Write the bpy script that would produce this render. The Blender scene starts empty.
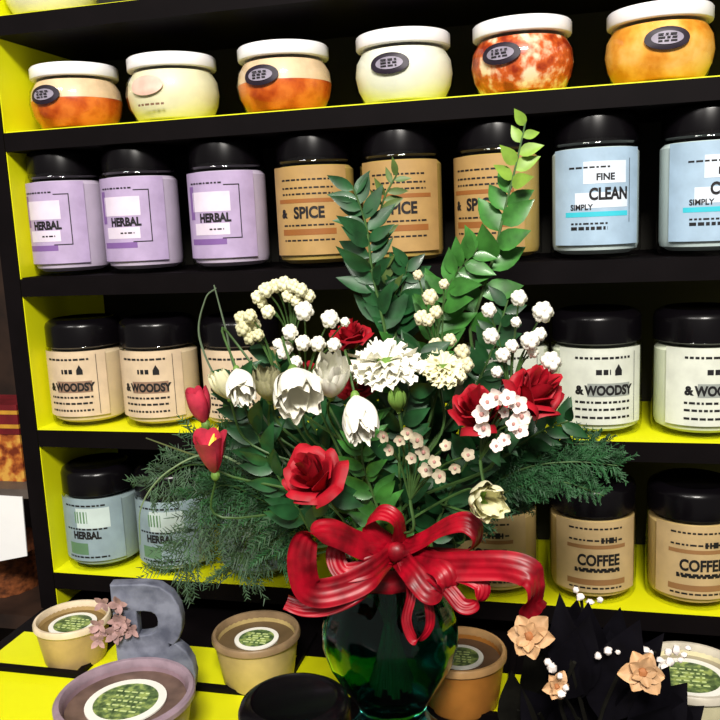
import bpy, bmesh, math, random
from mathutils import Vector as V, Matrix
random.seed(7)
PI = math.pi
sc = bpy.context.scene
COL = sc.collection
# ------------------------------------------------------------------ camera
F = 830.0
CP = V((0.58555, -0.80324, 0.22029)); YAW, PITCH, ROLL = 0.24719, -0.1693, -0.04541
fw = V((-math.sin(YAW)*math.cos(PITCH), math.cos(YAW)*math.cos(PITCH), math.sin(PITCH)))
r0 = V((math.cos(YAW), math.sin(YAW), 0)); u0 = r0.cross(fw)
rt = r0*math.cos(ROLL)+u0*math.sin(ROLL); up = u0*math.cos(ROLL)-r0*math.sin(ROLL)
cd = bpy.data.cameras.new('camera'); cam = bpy.data.objects.new('camera', cd); COL.objects.link(cam)
m = Matrix((rt, up, -fw)).transposed().to_4x4(); m.translation = CP; cam.matrix_world = m
cd.sensor_width = 36; cd.lens = 36*F/720; cd.clip_start = .02
sc.camera = cam
def ray(px, py): return fw + rt*((px-360)/F) - up*((py-360)/F)
def at(px, py, y):            # the point of the place seen at (px,py) at depth y
    d = ray(px, py); return CP + d*((y-CP.y)/d.y)
def atz(px, py, z):
    d = ray(px, py); return CP + d*((z-CP.z)/d.z)
def size(p, n): return n*((V(p)-CP).dot(fw))/F
# ------------------------------------------------------------------ world, light, exposure
w = bpy.data.worlds.new('world'); sc.world = w; w.use_nodes = True
w.node_tree.nodes['Background'].inputs[0].default_value = (1, .95, .88, 1)
w.node_tree.nodes['Background'].inputs[1].default_value = 0.13
def area(name, loc, target, sx, sy, power, col):
    l = bpy.data.lights.new(name, 'AREA'); l.shape = 'RECTANGLE'; l.size = sx; l.size_y = sy; l.energy = power; l.color = col
    o = bpy.data.objects.new(name, l); COL.objects.link(o); o.location = loc
    o.rotation_euler = (V(target)-V(loc)).to_track_quat('-Z', 'Y').to_euler(); return o
area('ceiling_light', (0.8, -1.65, 1.4), (.4, 0, .1), .55, .3, 40, (1, .95, .88))
area('ceiling_light', (-0.5, -2.2, 1.9), (.3, 0, .0), .8, .4, 18, (1, .95, .9))
sc.view_settings.view_transform = 'Standard'; sc.view_settings.look = 'None'
sc.view_settings.gamma = 1; sc.view_settings.use_curve_mapping = False
sc.view_settings.exposure = 0.66
# ------------------------------------------------------------------ materials
def lin(c): return tuple((x/255/12.92 if x/255 <= .04045 else ((x/255+.055)/1.055)**2.4) for x in c)
MATS = {}
def mat(name, rgb, rough=.5, var=.12, scale=60, spec=.5, coat=0, trans=0, ior=1.45, metal=0, rgb2=None, sheen=0, sss=0, bump=0):
    if name in MATS: return MATS[name]
    M = bpy.data.materials.new(name); M.use_nodes = True; nt = M.node_tree; b = nt.nodes['Principled BSDF']
    c = lin(rgb); c2 = lin(rgb2) if rgb2 else tuple(max(0, x*(1-var*2)) for x in c)
    tc = nt.nodes.new('ShaderNodeTexCoord'); n = nt.nodes.new('ShaderNodeTexNoise'); n.inputs['Scale'].default_value = scale
    n.inputs['Detail'].default_value = 4
    nt.links.new(tc.outputs['Object'], n.inputs['Vector'])
    rp = nt.nodes.new('ShaderNodeValToRGB'); e = rp.color_ramp.elements
    e[0].position = .35; e[1].position = .65; e[0].color = (*c2, 1); e[1].color = (*c, 1)
    nt.links.new(n.outputs[0], rp.inputs[0]); nt.links.new(rp.outputs[0], b.inputs['Base Color'])
    b.inputs['Roughness'].default_value = rough; b.inputs['Specular IOR Level'].default_value = spec
    b.inputs['Coat Weight'].default_value = coat; b.inputs['Coat Roughness'].default_value = .08
    b.inputs['Transmission Weight'].default_value = trans; b.inputs['IOR'].default_value = ior; b.inputs['Metallic'].default_value = metal
    b.inputs['Sheen Weight'].default_value = sheen
    if bump:
        bp = nt.nodes.new('ShaderNodeBump'); bp.inputs['Strength'].default_value = bump; bp.inputs['Distance'].default_value = .002
        nt.links.new(n.outputs[0], bp.inputs['Height']); nt.links.new(bp.outputs[0], b.inputs['Normal'])
    MATS[name] = M; return M
def thin_glass(name, tint, ior=1.4, rough=.03):
    if name in MATS: return MATS[name]
    M = bpy.data.materials.new(name); M.use_nodes = True; nt = M.node_tree; nt.nodes.clear()
    out = nt.nodes.new('ShaderNodeOutputMaterial'); mx = nt.nodes.new('ShaderNodeMixShader')
    tr = nt.nodes.new('ShaderNodeBsdfTransparent'); gl = nt.nodes.new('ShaderNodeBsdfGlossy'); fr = nt.nodes.new('ShaderNodeFresnel')
    ge = nt.nodes.new('ShaderNodeNewGeometry'); mr = nt.nodes.new('ShaderNodeMapRange')   # a thin wall: the same reflectance from both sides
    mr.inputs['To Min'].default_value = ior; mr.inputs['To Max'].default_value = 1/ior
    nt.links.new(ge.outputs['Backfacing'], mr.inputs['Value']); nt.links.new(mr.outputs[0], fr.inputs['IOR'])
    tr.inputs[0].default_value = (*tint, 1); gl.inputs['Roughness'].default_value = rough; 
    nt.links.new(fr.outputs[0], mx.inputs[0]); nt.links.new(tr.outputs[0], mx.inputs[1]); nt.links.new(gl.outputs[0], mx.inputs[2])
    nt.links.new(mx.outputs[0], out.inputs[0]); MATS[name] = M; return M
BLACK = mat('black_painted_wood', (13, 9, 11), .6, scale=30, spec=.08)
BACK = mat('dark_olive_board', (26, 23, 13), .7, scale=15)
YEL = mat('chartreuse_board', (232, 234, 6), .55, .03, scale=12)
LID = mat('black_glossy_lid', (9, 7, 10), .25, .05, spec=.3, coat=.05)
WLID = mat('white_metal_lid', (246, 244, 246), .3, .02, coat=.3)
GLASS = thin_glass('clear_glass', (.97, .98, .97))
INK = mat('black_ink', (18, 16, 20), .6)
# ------------------------------------------------------------------ mesh helpers
class MB:
    def __init__(s): s.v = []; s.f = []
    def add(s, vs, fs):
        o = len(s.v); s.v += [tuple(x) for x in vs]; s.f += [tuple(i+o for i in f) for f in fs]; return s
    def box(s, a, b):
        (x0, y0, z0), (x1, y1, z1) = a, b
        vs = [(x, y, z) for z in (z0, z1) for y in (y0, y1) for x in (x0, x1)]
        return s.add(vs, [(0, 2, 3, 1), (4, 5, 7, 6), (0, 1, 5, 4), (2, 6, 7, 3), (0, 4, 6, 2), (1, 3, 7, 5)])
    def lathe(s, prof, n=40, c=(0, 0, 0), fx=None):
        vs = []; fs = []; k = len(prof)
        for i in range(n):
            a = 2*PI*i/n
            for j, (r, z) in enumerate(prof):
                q = r*(fx(a, j) if fx else 1)
                vs.append((c[0]+q*math.cos(a), c[1]+q*math.sin(a), c[2]+z))
        for i in range(n):
            for j in range(k-1):
                a, b = i*k+j, ((i+1) % n)*k+j; fs.append((a, b, b+1, a+1))
        return s.add(vs, fs)
    def tube(s, pts, r, n=6, r1=None):
        pts = [V(p) for p in pts]; k = len(pts); r1 = r if r1 is None else r1; vs = []; fs = []; ref = V((.31, .9, .22)).normalized()
        for i, p in enumerate(pts):
            t = (pts[min(i+1, k-1)]-pts[max(i-1, 0)]).normalized(); a = t.cross(ref)
            if a.length < .05: a = t.cross(V((1, 0, 0)))
            a.normalize(); b = t.cross(a); rr = r+(r1-r)*i/max(1, k-1)
            vs += [p+(a*math.cos(2*PI*j/n)+b*math.sin(2*PI*j/n))*rr for j in range(n)]
        for i in range(k-1):
            for j in range(n): fs.append((i*n+j, i*n+(j+1) % n, (i+1)*n+(j+1) % n, (i+1)*n+j))
        fs.append(tuple(range(n))[::-1]); fs.append(tuple((k-1)*n+j for j in range(n)))
        return s.add(vs, fs)
    def grid(s, fn, nu, nv):
        vs = [fn(i/nu, j/nv) for i in range(nu+1) for j in range(nv+1)]
        return s.add(vs, [(i*(nv+1)+j, (i+1)*(nv+1)+j, (i+1)*(nv+1)+j+1, i*(nv+1)+j+1) for i in range(nu) for j in range(nv)])
    def ball(s, c, r, n=8, m=6, sq=(1, 1, 1), bump=0):
        c = V(c); rows = []
        vs = [c+V((0, 0, r*sq[2]))]
        for j in range(1, m):
            t = PI*j/m
            for i in range(n):
                a = 2*PI*i/n; q = r*(1+random.uniform(-bump, bump))
                vs.append(c+V((q*sq[0]*math.sin(t)*math.cos(a), q*sq[1]*math.sin(t)*math.sin(a), q*sq[2]*math.cos(t))))
        vs.append(c-V((0, 0, r*sq[2]))); L = len(vs)-1; fs = []
        for i in range(n):
            fs.append((0, 1+i, 1+(i+1) % n)); fs.append((L, 1+(m-2)*n+(i+1) % n, 1+(m-2)*n+i))
            for j in range(m-2): fs.append((1+j*n+i, 1+(j+1)*n+i, 1+(j+1)*n+(i+1) % n, 1+j*n+(i+1) % n))
        return s.add(vs, fs)
    def build(s, name, M, parent=None, sharp=.7, smooth=True):
        me = bpy.data.meshes.new(name)
        off = parent_loc(parent)
        me.from_pydata([(x[0]-off[0], x[1]-off[1], x[2]-off[2]) for x in s.v], [], s.f)
        me.materials.append(M)
        if smooth:
            me.polygons.foreach_set('use_smooth', [True]*len(me.polygons))
            me.set_sharp_from_angle(angle=sharp)
        me.update()
        o = bpy.data.objects.new(name, me); COL.objects.link(o)
        if parent: o.parent = parent
        return o
def parent_loc(p):
    t = V((0, 0, 0))
    while p: t += p.location; p = p.parent
    return t
def tag(o, label, cat, group=None, kind=None):
    o['label'] = label; o['category'] = cat
    if group: o['group'] = group
    if kind: o['kind'] = kind
    return o
def thing(name, label, cat, loc=(0, 0, 0), group=None):
    o = bpy.data.objects.new(name, None); COL.objects.link(o); o.location = loc; o.empty_display_size = .02
    return tag(o, label, cat, group)
def copy_tree(o, parent=None):
    c = o.copy(); COL.objects.link(c)
    if parent: c.parent = parent
    for ch in list(o.children): copy_tree(ch, c)
    return c
def font_mesh(text, h, extrude=0, bevel=0, offset=0, sx=1):
    cu = bpy.data.curves.new('lettering', 'FONT'); cu.body = text; cu.size = h/.7; cu.align_x = 'CENTER'; cu.resolution_u = 4
    cu.extrude = extrude; cu.bevel_depth = bevel; cu.offset = offset
    o = bpy.data.objects.new('lettering', cu); COL.objects.link(o); bpy.context.view_layer.update()
    me = bpy.data.meshes.new_from_object(o.evaluated_get(bpy.context.evaluated_depsgraph_get()))
    vs = [(v.co.x*sx, v.co.y, v.co.z) for v in me.vertices]; fs = [tuple(p.vertices) for p in me.polygons]
    bpy.data.objects.remove(o); bpy.data.curves.remove(cu); bpy.data.meshes.remove(me)
    return vs, fs
def wrap(r, s, z): a = s/r; return (r*math.sin(a), -r*math.cos(a), z)   # s metres round a jar from its front
def wrap_rect(mb, r, s0, s1, z0, z1):
    n = max(1, int(abs(s1-s0)/.004)); return mb.grid(lambda u, v: wrap(r, s0+(s1-s0)*u, z0+(z1-z0)*v), n, 1)
def wrap_text(mb, r, text, s, z, h, sx=1, bold=.0006):
    vs, fs = font_mesh(text, h, offset=bold, sx=sx); return mb.add([wrap(r, s+x, z+y) for x, y, _ in vs], fs)
def fine_print(mb, r, s0, s1, z, h=.0016):           # a line of print too small to read
    s = s0
    while s < s1:
        wd = random.uniform(.002, .006); wrap_rect(mb, r, s, min(s+wd, s1), z, z+h); s += wd+.0015
def spline(pts, n=8):
    P = [V(p) for p in pts]; P = [P[0]*2-P[1]]+P+[P[-1]*2-P[-2]]; out = []
    for i in range(1, len(P)-2):
        a, b, c, d = P[i-1:i+3]
        for k in range(n):
            t = k/n; out.append(.5*((2*b)+(c-a)*t+(2*a-5*b+4*c-d)*t*t+(3*b-a-3*c+d)*t**3))
    out.append(P[-2]); return out
def basis(d):
    d = V(d).normalized(); a = d.cross(V((0, 0, 1)) if abs(d.z) < .9 else V((1, 0, 0))).normalized(); return a, a.cross(d).normalized()*-1, d
# ------------------------------------------------------------------ setting
def struct(name, a, b, M):
    o = MB().box(a, b).build(name, M, smooth=False); o['kind'] = 'structure'; return o
WOODW = mat('dark_wall', (38, 32, 30), .8, scale=8)
struct('wall_back', (-2.5, .62, -1.1), (2.5, .68, 2.2), WOODW)
struct('floor', (-2.5, -3.2, -1.16), (2.5, .68, -1.1), mat('grey_floor', (90, 84, 78), .6, scale=6))
# ------------------------------------------------------------------ display counter
BZ = -.22
XL, XR = -.006, 1.1
c = thing('display_counter', 'chartreuse topped display counter with black divider rails below the shelves', 'counter', (.5, 0, -1.1))
MB().box((XL+.03, -.40, -1.1), (XR-.03, .20, -.25)).build('base', BLACK, c, smooth=False)
MB().box((-.03, -.44, -.25), (XR, .20, -.228)).box((XL, -.055, -.228), (XR, .18, BZ)).build('top_board', BLACK, c, smooth=False)
MB().box((XL, -.1305, -.228), (XR, -.055, BZ)).build('yellow_surface', YEL, c, smooth=False)
MB().box((XL, -.43, -.228), (.335, -.1305, BZ)).build('yellow_surface', YEL, c, smooth=False)
MB().box((.335, -.43, -.228), (XR, -.1305, BZ)).build('added_dark_surface', BLACK, c, smooth=False)  # black stretch added to keep yellow reflections off the vase and darken this corner
MB().box((XL, -.134, BZ), (XR, -.127, BZ+.005)).build('rail', BLACK, c, smooth=False)
for x in (.11, .322, .534, .746):
    MB().box((x-.003, -.127, BZ), (x+.003, -.012, BZ+.005)).build('divider', BLACK, c, smooth=False)
# ------------------------------------------------------------------ hutch
SH = [.4467, .3285, .1718, 0, -.1725]; TH = .021; DEP = .17
h = thing('display_shelf', 'black shelf unit lined in chartreuse holding rows of jarred candles', 'shelf', (.5, .08, BZ))
MB().box((-.022, 0, BZ), (-.001, DEP, .64)).build('side_panel', BLACK, h, smooth=False)
MB().box((-.001, .002, BZ), (0, DEP-.004, .64)).build('side_lining', YEL, h, smooth=False)
MB().box((1.06, 0, BZ), (1.081, DEP, .64)).build('side_panel', BLACK, h, smooth=False)
MB().box((-.022, DEP, BZ), (1.081, DEP+.008, .66)).build('back_panel', BACK, h, smooth=False)
MB().box((-.022, 0, .64), (1.081, DEP, .66)).build('top_panel', BLACK, h, smooth=False)
for z in SH:
    s = MB().box((0, 0, z-TH), (1.06, DEP, z-.0015)).build('shelf_board', BLACK, h, smooth=False)
    MB().box((0, .001 if z < .1 else .004, z-.0015), (1.06, DEP, z)).build('shelf_lining', BLACK if .1 < z < .2 else YEL, s, smooth=False)
# ------------------------------------------------------------------ tall jars with black lids
R_, HB, HT = .0425, .112, .138
GP = [(.0, 0), (.034, 0), (.0405, .002), (R_, .008), (R_, HB-.007), (.0412, HB-.002), (.0395, HB)]
def jar_body(t, wax, lab, R=R_, HB=HB, HT=HT, halfw=.045, lz0=.016, lz1=.102, lidw=.003):
    k = R/R_
    g = MB().lathe([(r*k, z*HB/.112) for r, z in GP]).build('glass_jar', GLASS, t)
    MB().lathe([(0, .005), (.032*k, .005), (.039*k, .009), (R-.0022, .014), (R-.0022, HB-.013), (R-.006, HB-.009), (0, HB-.009)]).build('wax', wax, t)
    RL = R-lidw
    MB().lathe([(RL-.004, HB-.006), (RL, HB-.004), (RL, HT-.008), (RL-.0015, HT-.004), (RL-.006, HT-.001), (RL-.009, HT), (RL-.011, HT-.002), (0, HT-.002)], 48).build('lid', LID, t, sharp=1.0)
    l = wrap_rect(MB(), R+.0004, -halfw, halfw, lz0, lz1).build('label_sheet', lab, t)
    return l
def design(t, l, kind, R=R_):
    r = R+.0008; ink = MB(); B = {}
    def patch(name, col, *rects):
        for q in rects: wrap_rect(MB(), R+.0006, *q).build(name, mat(name+'_%d_%d_%d' % col, col, .6, .05), l)
    if kind == 'lavender':
        patch('pale_panel', (226, 214, 232), (-.028, .018, .058, .078), (-.026, .016, .034, .046))
        patch('violet_band', (128, 92, 158), (-.034, .012, .024, .030), (-.034, -.026, .05, .084))
        wrap_text(ink, r, 'HERBAL', 0, .0475, .0085, .82)
        wrap_rect(ink, r, .0275, .0285, .03, .085); wrap_rect(ink, r, .008, .0285, .03, .031); wrap_rect(ink, r, .012, .0285, .084, .085)
        fine_print(ink, r, -.006, .01, .039); fine_print(ink, r, -.03, .01, .086)
    elif kind == 'spice':
        patch('kraft_band', (150, 92, 40), (-.03, .03, .03, .036), (-.034, .034, .062, .066))
        wrap_text(ink, r, 'SPICE', .002, .047, .011, .85)
        for z in (.039, .07, .076, .084, .024): fine_print(ink, r, -.028, .028, z)
        wrap_text(ink, r, '&', -.027, .048, .008)
    elif kind == 'clean':
        patch('pale_panel', (222, 232, 244), (-.012, .028, .066, .086), (-.02, .03, .044, .058))
        patch('cyan_band', (60, 196, 214), (-.03, .03, .036, .0405))
        wrap_text(ink, r, 'CLEAN', .0115, .0515, .0105, .78)
        wrap_text(ink, r, 'SIMPLY', -.014, .0425, .005, .95, .0002)
        wrap_text(ink, r, 'FINE', .008, .069, .006, 1, .0003)
        fine_print(ink, r, -.026, .012, .080); fine_print(ink, r, -.024, .01, .024, .003); fine_print(ink, r, -.024, .01, .029)
        wrap_rect(ink, r, .032, .0326, .03, .088)
    elif kind in ('woody', 'woodwhite'):
        dk = (146, 116, 96) if kind == 'woody' else (150, 156, 150)
        patch('title_band', dk, (-.014, .028, .0475, .0605))
        wrap_text(ink, r, 'WOODSY', .007, .0495, .0088, .82, .0006)
        wrap_text(ink, r, '&', -.022, .05, .008)
        ink.add([wrap(r, .012, .068), wrap(r, .019, .068), wrap(r, .019, .073), wrap(r, .0155, .079), wrap(r, .012, .073)], [(0, 1, 2, 3, 4)])
        fine_print(ink, r, -.006, .008, .069, .005)
        for z in (.084, .041, .034, .026): fine_print(ink, r, -.026, .028, z, .0022)
        wrap_rect(ink, r, .034, .0346, .022, .09)
    elif kind == 'green':
        patch('pale_panel', (198, 214, 214), (-.01, .03, .06, .084)); patch('green_patch', (96, 134, 100), (-.024, .002, .028, .042), (-.012, .004, .066, .08))
        wrap_text(ink, r, 'HERBAL', .001, .0475, .0085, .8)
        for z in (.024, .058, .086): fine_print(ink, r, -.026, .026, z, .002)
    elif kind == 'coffee':
        patch('brown_band', (150, 108, 66), (-.03, .03, .066, .070), (-.03, .03, .028, .034))
        wrap_text(ink, r, 'COFFEE', .002, .049, .011, .78)
        for z in (.0415, .043): fine_print(ink, r, -.022, .024, z, .003)
        for z in (.074, .086, .024): fine_print(ink, r, -.028, .026, z, .0018)
        fine_print(ink, r, .004, .02, .072, .006)
    ink.build('lettering', INK, l, smooth=False)
KINDS = {
 'lavender': ((210, 194, 220), (184, 164, 202)), 'spice': ((190, 160, 84), (182, 146, 90)), 'clean': ((206, 222, 222), (168, 194, 216)),
 'woody': ((228, 204, 168), (218, 194, 164)), 'woodwhite': ((226, 232, 206), (222, 226, 212)), 'green': ((150, 168, 172), (144, 164, 174)), 'coffee': ((206, 176, 116), (198, 170, 124))}
PROTO = {}
def tall_jar(kind, x, shelf, label, group, y=.047, rz=0.0, k=1.0):
    z = SH[shelf]
    if kind not in PROTO:
        wx, lb = KINDS[kind]
        t = thing('jar_candle', label, 'candle', (0, 0, 0), group)
        short = kind in ('woody', 'woodwhite', 'green', 'coffee')
        l = jar_body(t, mat(kind+'_wax', wx, .5, .06, 40), mat(kind+'_paper', lb, .55, .08, 50), HB=.096 if short else HB, HT=.122 if short else HT, R=.044 if short else R_, lz1=.088 if short else .102, lz0=.014, lidw=.0008 if short else .003)
        design(t, l, kind, .044 if short else R_)
        if short: 
            for q in l.children: q.location.z -= .006
        else:
            for q in l.children: q.location.z += .004
        PROTO[kind] = t
    else:
        t = copy_tree(PROTO[kind]); tag(t, label, 'candle', group)
    t.location = (x, y, z); t.rotation_euler.z = rz; t.scale = (k, k, 1)
    return t
L2 = 'tall jar candles with black lids on the second row'
P2 = [(69, 'lavender', 'lavender jar candle with black lid at the left end of its shelf', -.05),
 (143, 'lavender', 'lavender jar candle with black lid, middle of the three lavender jars', .02),
 (230, 'lavender', 'lavender jar candle with black lid beside the golden brown spice jar', .0),
 (317, 'spice', 'golden brown spice jar candle directly right of the lavender jars', .05),
 (403, 'spice', 'golden brown spice jar candle partly behind the left tall leafy sprig', .1),
 (498, 'spice', 'golden brown spice jar candle behind the right tall leafy sprig', -.35),
 (595, 'clean', 'pale blue jar candle whose whole CLEAN word is readable', .0),
 (704, 'clean', 'pale blue jar candle cut off by the right edge of the photo', .12)]
for px, k, lb, rz in P2: tall_jar(k, at(px, 215, .047).x, 2, lb, L2, rz=rz)
L3 = 'wooded scent jar candles with black lids on the third row'
for px, k, lb, rz in [(89, 'woody', 'beige jar candle with black lid at the left end of the third row', .0),
 (162, 'woody', 'beige jar candle with black lid, second from left on the third row', .0),
 (243, 'woody', 'beige jar candle mostly hidden behind the white buds', .05),
 (506, 'woodwhite', 'pale jar candle with black lid hidden behind the red roses at right', .05),
 (596, 'woodwhite', 'whitish green jar candle right beside the pointed red rose', .1),
 (699, 'woodwhite', 'whitish green jar candle at the right edge of the third row', .15)]:
    tall_jar(k, at(px, 375, .047).x, 3, lb, L3, rz=rz)
L4 = 'jar candles with black lids on the lowest shelf'
for px, k, lb, rz in [(104, 'green', 'grey blue jar candle with black lid at the left end of the lowest shelf', .05),
 (176, 'green', 'grey blue jar candle behind the left wispy fern', .0),
 (258, 'green', 'grey blue jar candle behind the thick left fern beside the ribbon', .1),
 (496, 'coffee', 'tan coffee jar candle behind the right end of the ribbon', -.2),
 (592, 'coffee', 'tan coffee jar candle below the right fern tips', .08),
 (692, 'coffee', 'tan coffee jar candle at the right edge of the lowest shelf', .05)]:
    tall_jar(k, at(px, 520, .047).x, 4, lb, L4, rz=rz)
# ------------------------------------------------------------------ squat jars with white lids
JP = [(0, 0), (.034, 0), (.041, .004), (.048, .016), (.0505, .028), (.049, .040), (.043, .050), (.0405, .053)]
def mixed_wax(name, a, b, c, scale=55):
    M = mat(name, a, .35, .05); nt = M.node_tree; rp = next(n for n in nt.nodes if n.type == 'VALTORGB'); nz = next(n for n in nt.nodes if n.type == 'TEX_NOISE')
    nz.inputs['Scale'].default_value = scale; e = rp.color_ramp.elements; e[0].position = .38; e[0].color = (*lin(a), 1); e[1].position = .62; e[1].color = (*lin(c), 1)
    q = rp.color_ramp.elements.new(.5); q.color = (*lin(b), 1); return M
def squat_jar(x, z, y, label, lower, upper, split, labcol, lab_s, rad=1.0):
    t = thing('squat_jar_candle', label, 'candle', (0, 0, 0), 'squat jar candles with white lids on the top row')
    MB().lathe(JP, 44).build('glass_jar', GLASS, t)
    def wp(z0, z1):
        pr = [(r-.002, zz) for r, zz in JP if z0 < zz < z1]
        def rad_at(q):
            for (ra, za), (rb, zb) in zip(JP, JP[1:]):
                if za <= q <= zb: return ra+(rb-ra)*(q-za)/(zb-za)-.002
        return [(0, z0), (rad_at(z0), z0)]+pr+[(rad_at(z1), z1), (0, z1)]
    MB().lathe(wp(.003, split), 44).build('wax', lower, t)
    if upper: MB().lathe(wp(split+.0002, .049), 44).build('wax_top', upper, t)
    MB().lathe([(.040, .052), (.046, .052), (.0468, .053), (.0468, .063), (.0455, .0645), (.043, .065), (0, .065)], 60, fx=lambda a, j: 1+(.006*math.cos(a*30) if 2 <= j <= 3 else 0)).build('lid', WLID, t, sharp=.9)
    if labcol:
        def surf(a, q):   # oval on the belly
            for (ra, za), (rb, zb) in zip(JP, JP[1:]):
                if za <= q <= zb: rr = ra+(rb-ra)*(q-za)/(zb-za); break
            return (rr+.0008)*math.sin(a), -(rr+.0008)*math.cos(a), q
        def oval(rx, rz_, off):
            vs = [surf(lab_s, .0335)]; fs = []
            for ring in (1, 2, 3, 4):
                for i in range(28):
                    a = 2*PI*i/28; x_, y_, z_ = surf(lab_s+rx*ring/4*math.cos(a)/.05, .0335+rz_*ring/4*math.sin(a)); vs.append((x_, y_, z_))
            for i in range(28):
                fs.append((0, 1+i, 1+(i+1) % 28))
                for ring in range(3): fs.append((1+ring*28+i, 1+(ring+1)*28+i, 1+(ring+1)*28+(i+1) % 28, 1+ring*28+(i+1) % 28))
            return [(vx*(1+off), vy*(1+off), vz) for vx, vy, vz in vs], fs
        l = MB().add(*oval(.0195, .0095, 0)).build('oval_label', labcol, t)
        if labcol is OVAL:
            MB().add(*oval(.0135, .0055, .012)).build('oval_centre', mat('grey_label_centre', (150, 142, 160), .5), l)
            mb = MB(); r = .0525
            for zz in (.0357, .033, .0303): fine_print(mb, r, lab_s*r-.008, lab_s*r+.008, zz, .0012)
            mb.build('lettering', INK, l, smooth=False)
        else:
            mb = MB(); fine_print(mb, .0518, lab_s*.0518-.01, lab_s*.0518+.02, .014, .002); mb.build('lettering', mat('brown_ink', (120, 84, 60), .6), l, smooth=False)
    t.location = (x, y, z); t.scale = (rad, rad, 1.05); return t
OVAL = mat('dark_violet_label', (34, 22, 40), .5)
ORG = mixed_wax('orange_wax', (170, 60, 12), (206, 92, 24), (226, 120, 44), 45)
PEACH = mat('peach_wax', (238, 206, 168), .4, .1)
CREAM = mat('cream_wax', (238, 232, 196), .4, .05)
WHITEW = mat('white_wax', (240, 240, 222), .4, .04)
SWIRL = mixed_wax('orange_swirl_wax', (150, 44, 14), (214, 96, 40), (250, 226, 190), 60)
AMBER = mixed_wax('amber_wax', (214, 130, 30), (240, 170, 66), (250, 196, 110), 35)
for i, (px, py, lb, lo, upw, sp, lc, ls) in enumerate([
 (77, 100, 'squat glass jar of orange wax, leftmost under white lid', ORG, PEACH, .030, OVAL, -.18),
 (174, 95, 'squat glass jar of cream wax with a pink oval label', CREAM, None, .049, mat('pink_label', (238, 196, 178), .5), -.15),
 (285, 88, 'squat glass jar half orange half cream with dark label', ORG, PEACH, .029, OVAL, -.18),
 (404, 75, 'squat glass jar of white wax with dark oval label', WHITEW, None, .049, OVAL, -.1),
 (522, 64, 'squat glass jar of swirled orange and white wax', SWIRL, None, .049, OVAL, -.36),
 (659, 50, 'squat glass jar of amber wax, rightmost and tallest in view', AMBER, None, .049, OVAL, .04)]):
    squat_jar(at(px, py, .053).x, SH[1], .053, lb, lo, upw, sp, lc, ls)
squat_jar(at(52, 5, .053).x, SH[0], .053, 'cream squat jar on the uppermost shelf, only its base in view', CREAM, None, .049, None, 0)
# ------------------------------------------------------------------ votive candle cups on the counter
def cup(px, py, rad, hgt, label, body, rim, waxc, name='candle_cup', ring=.62, y_shift=0):
    p = atz(px, py, BZ+hgt); p.y += y_shift
    t = thing(name, label, 'candle', (0, 0, 0), 'open candle cups standing on the counter')
    rb = rad*.80
    MB().lathe([(0, 0), (rb*.95, 0), (rb, .003), (rad*.95, hgt-.006), (rad*.95, hgt-.005), (rad*.88, hgt-.005), (rb*.9, .006), (0, .006)], 40).build('cup_body', body, t)
    MB().lathe([(rad*.945, hgt-.008), (rad, hgt-.006), (rad*1.0, hgt-.002), (rad*.97, hgt), (rad*.91, hgt), (rad*.875, hgt-.004), (rad*.875, hgt-.007)], 44).build('rim', rim, t)
    MB().lathe([(0, hgt-.010), (rad*.86, hgt-.010), (rad*.80, .01), (0, .01)], 32).build('wax', waxc, t)
    R1 = rad*ring
    l = MB().lathe([(R1, hgt-.0095), (R1, hgt-.0082), (R1*.8, hgt-.0080), (R1*.8, hgt-.0095)], 40).build('label_border', mat('white_label_border', (240, 238, 228), .5, .02), t)
    MB().lathe([(R1*.8, hgt-.0084), (0, hgt-.0084)], 40).build('label_centre', mixed_wax('leafy_print', (58, 80, 44), (92, 116, 66), (150, 168, 90), 140), l)
    mb = MB()
    for j in range(-2, 3):
        x0 = -R1*.5*random.uniform(.6, 1)
        while x0 < R1*.45:
            wd = random.uniform(.002, .006); mb.box((x0, j*R1*.2-.0008, hgt-.0084), (x0+wd, j*R1*.2+.0008, hgt-.0081)); x0 += wd+.002
    mb.build('lettering', mat('pale_green_ink', (206, 222, 150), .6), l, smooth=False)
    t.location = (p.x, p.y, BZ); return t
cup(72, 616, .039, .046, 'cream candle cup with wide pale rim behind the letter B', mat('cream_cup', (196, 166, 112), .4, .15, 30), mat('cream_rim', (236, 216, 186), .35), mat('olive_brown_wax', (128, 104, 60), .5))
cup(256, 630, .043, .050, 'cream candle cup between the letter B and the green vase', mat('buttery_cup', (200, 176, 116), .4, .15, 30), mat('brown_rim', (150, 124, 92), .35), mat('brown_wax', (104, 84, 56), .5), ring=.5)
cup(460, 648, .042, .052, 'orange brown candle cup at the right side of the green vase', mat('orange_cup', (196, 128, 56), .4, .15, 30), mat('tan_rim', (206, 160, 106), .35), mat('brown_wax2', (104, 78, 56), .5), ring=.5)
cup(690, 668, .047, .050, 'ivory candle cup at the right edge behind the dark leaves', mat('ivory_cup', (222, 214, 174), .4, .1), mat('grey_rim', (206, 198, 180), .35), mat('grey_wax', (170, 160, 134), .5), ring=.66)
cup(125, 692, .058, .058, 'large mauve rimmed candle bowl in front of the letter B', mat('mauve_bowl', (150, 124, 134), .4, .12), mat('mauve_rim', (158, 136, 148), .3, .15), mat('mauve_brown_wax', (120, 96, 84), .45, .25, 40), name='candle_bowl', ring=.58)
# black lidded jar in the foreground
p = atz(294, 697, BZ+.112)
t = thing('jar_candle', 'black lidded jar at the front edge, only its round lid showing', 'candle')
jar_body(t, mat('coffee_wax', (204, 168, 104)), mat('coffee_label', (196, 160, 108)), R=.0425, HB=.082, HT=.112, lz0=.012, lz1=.07)
t.location = (p.x, p.y, BZ)
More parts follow.
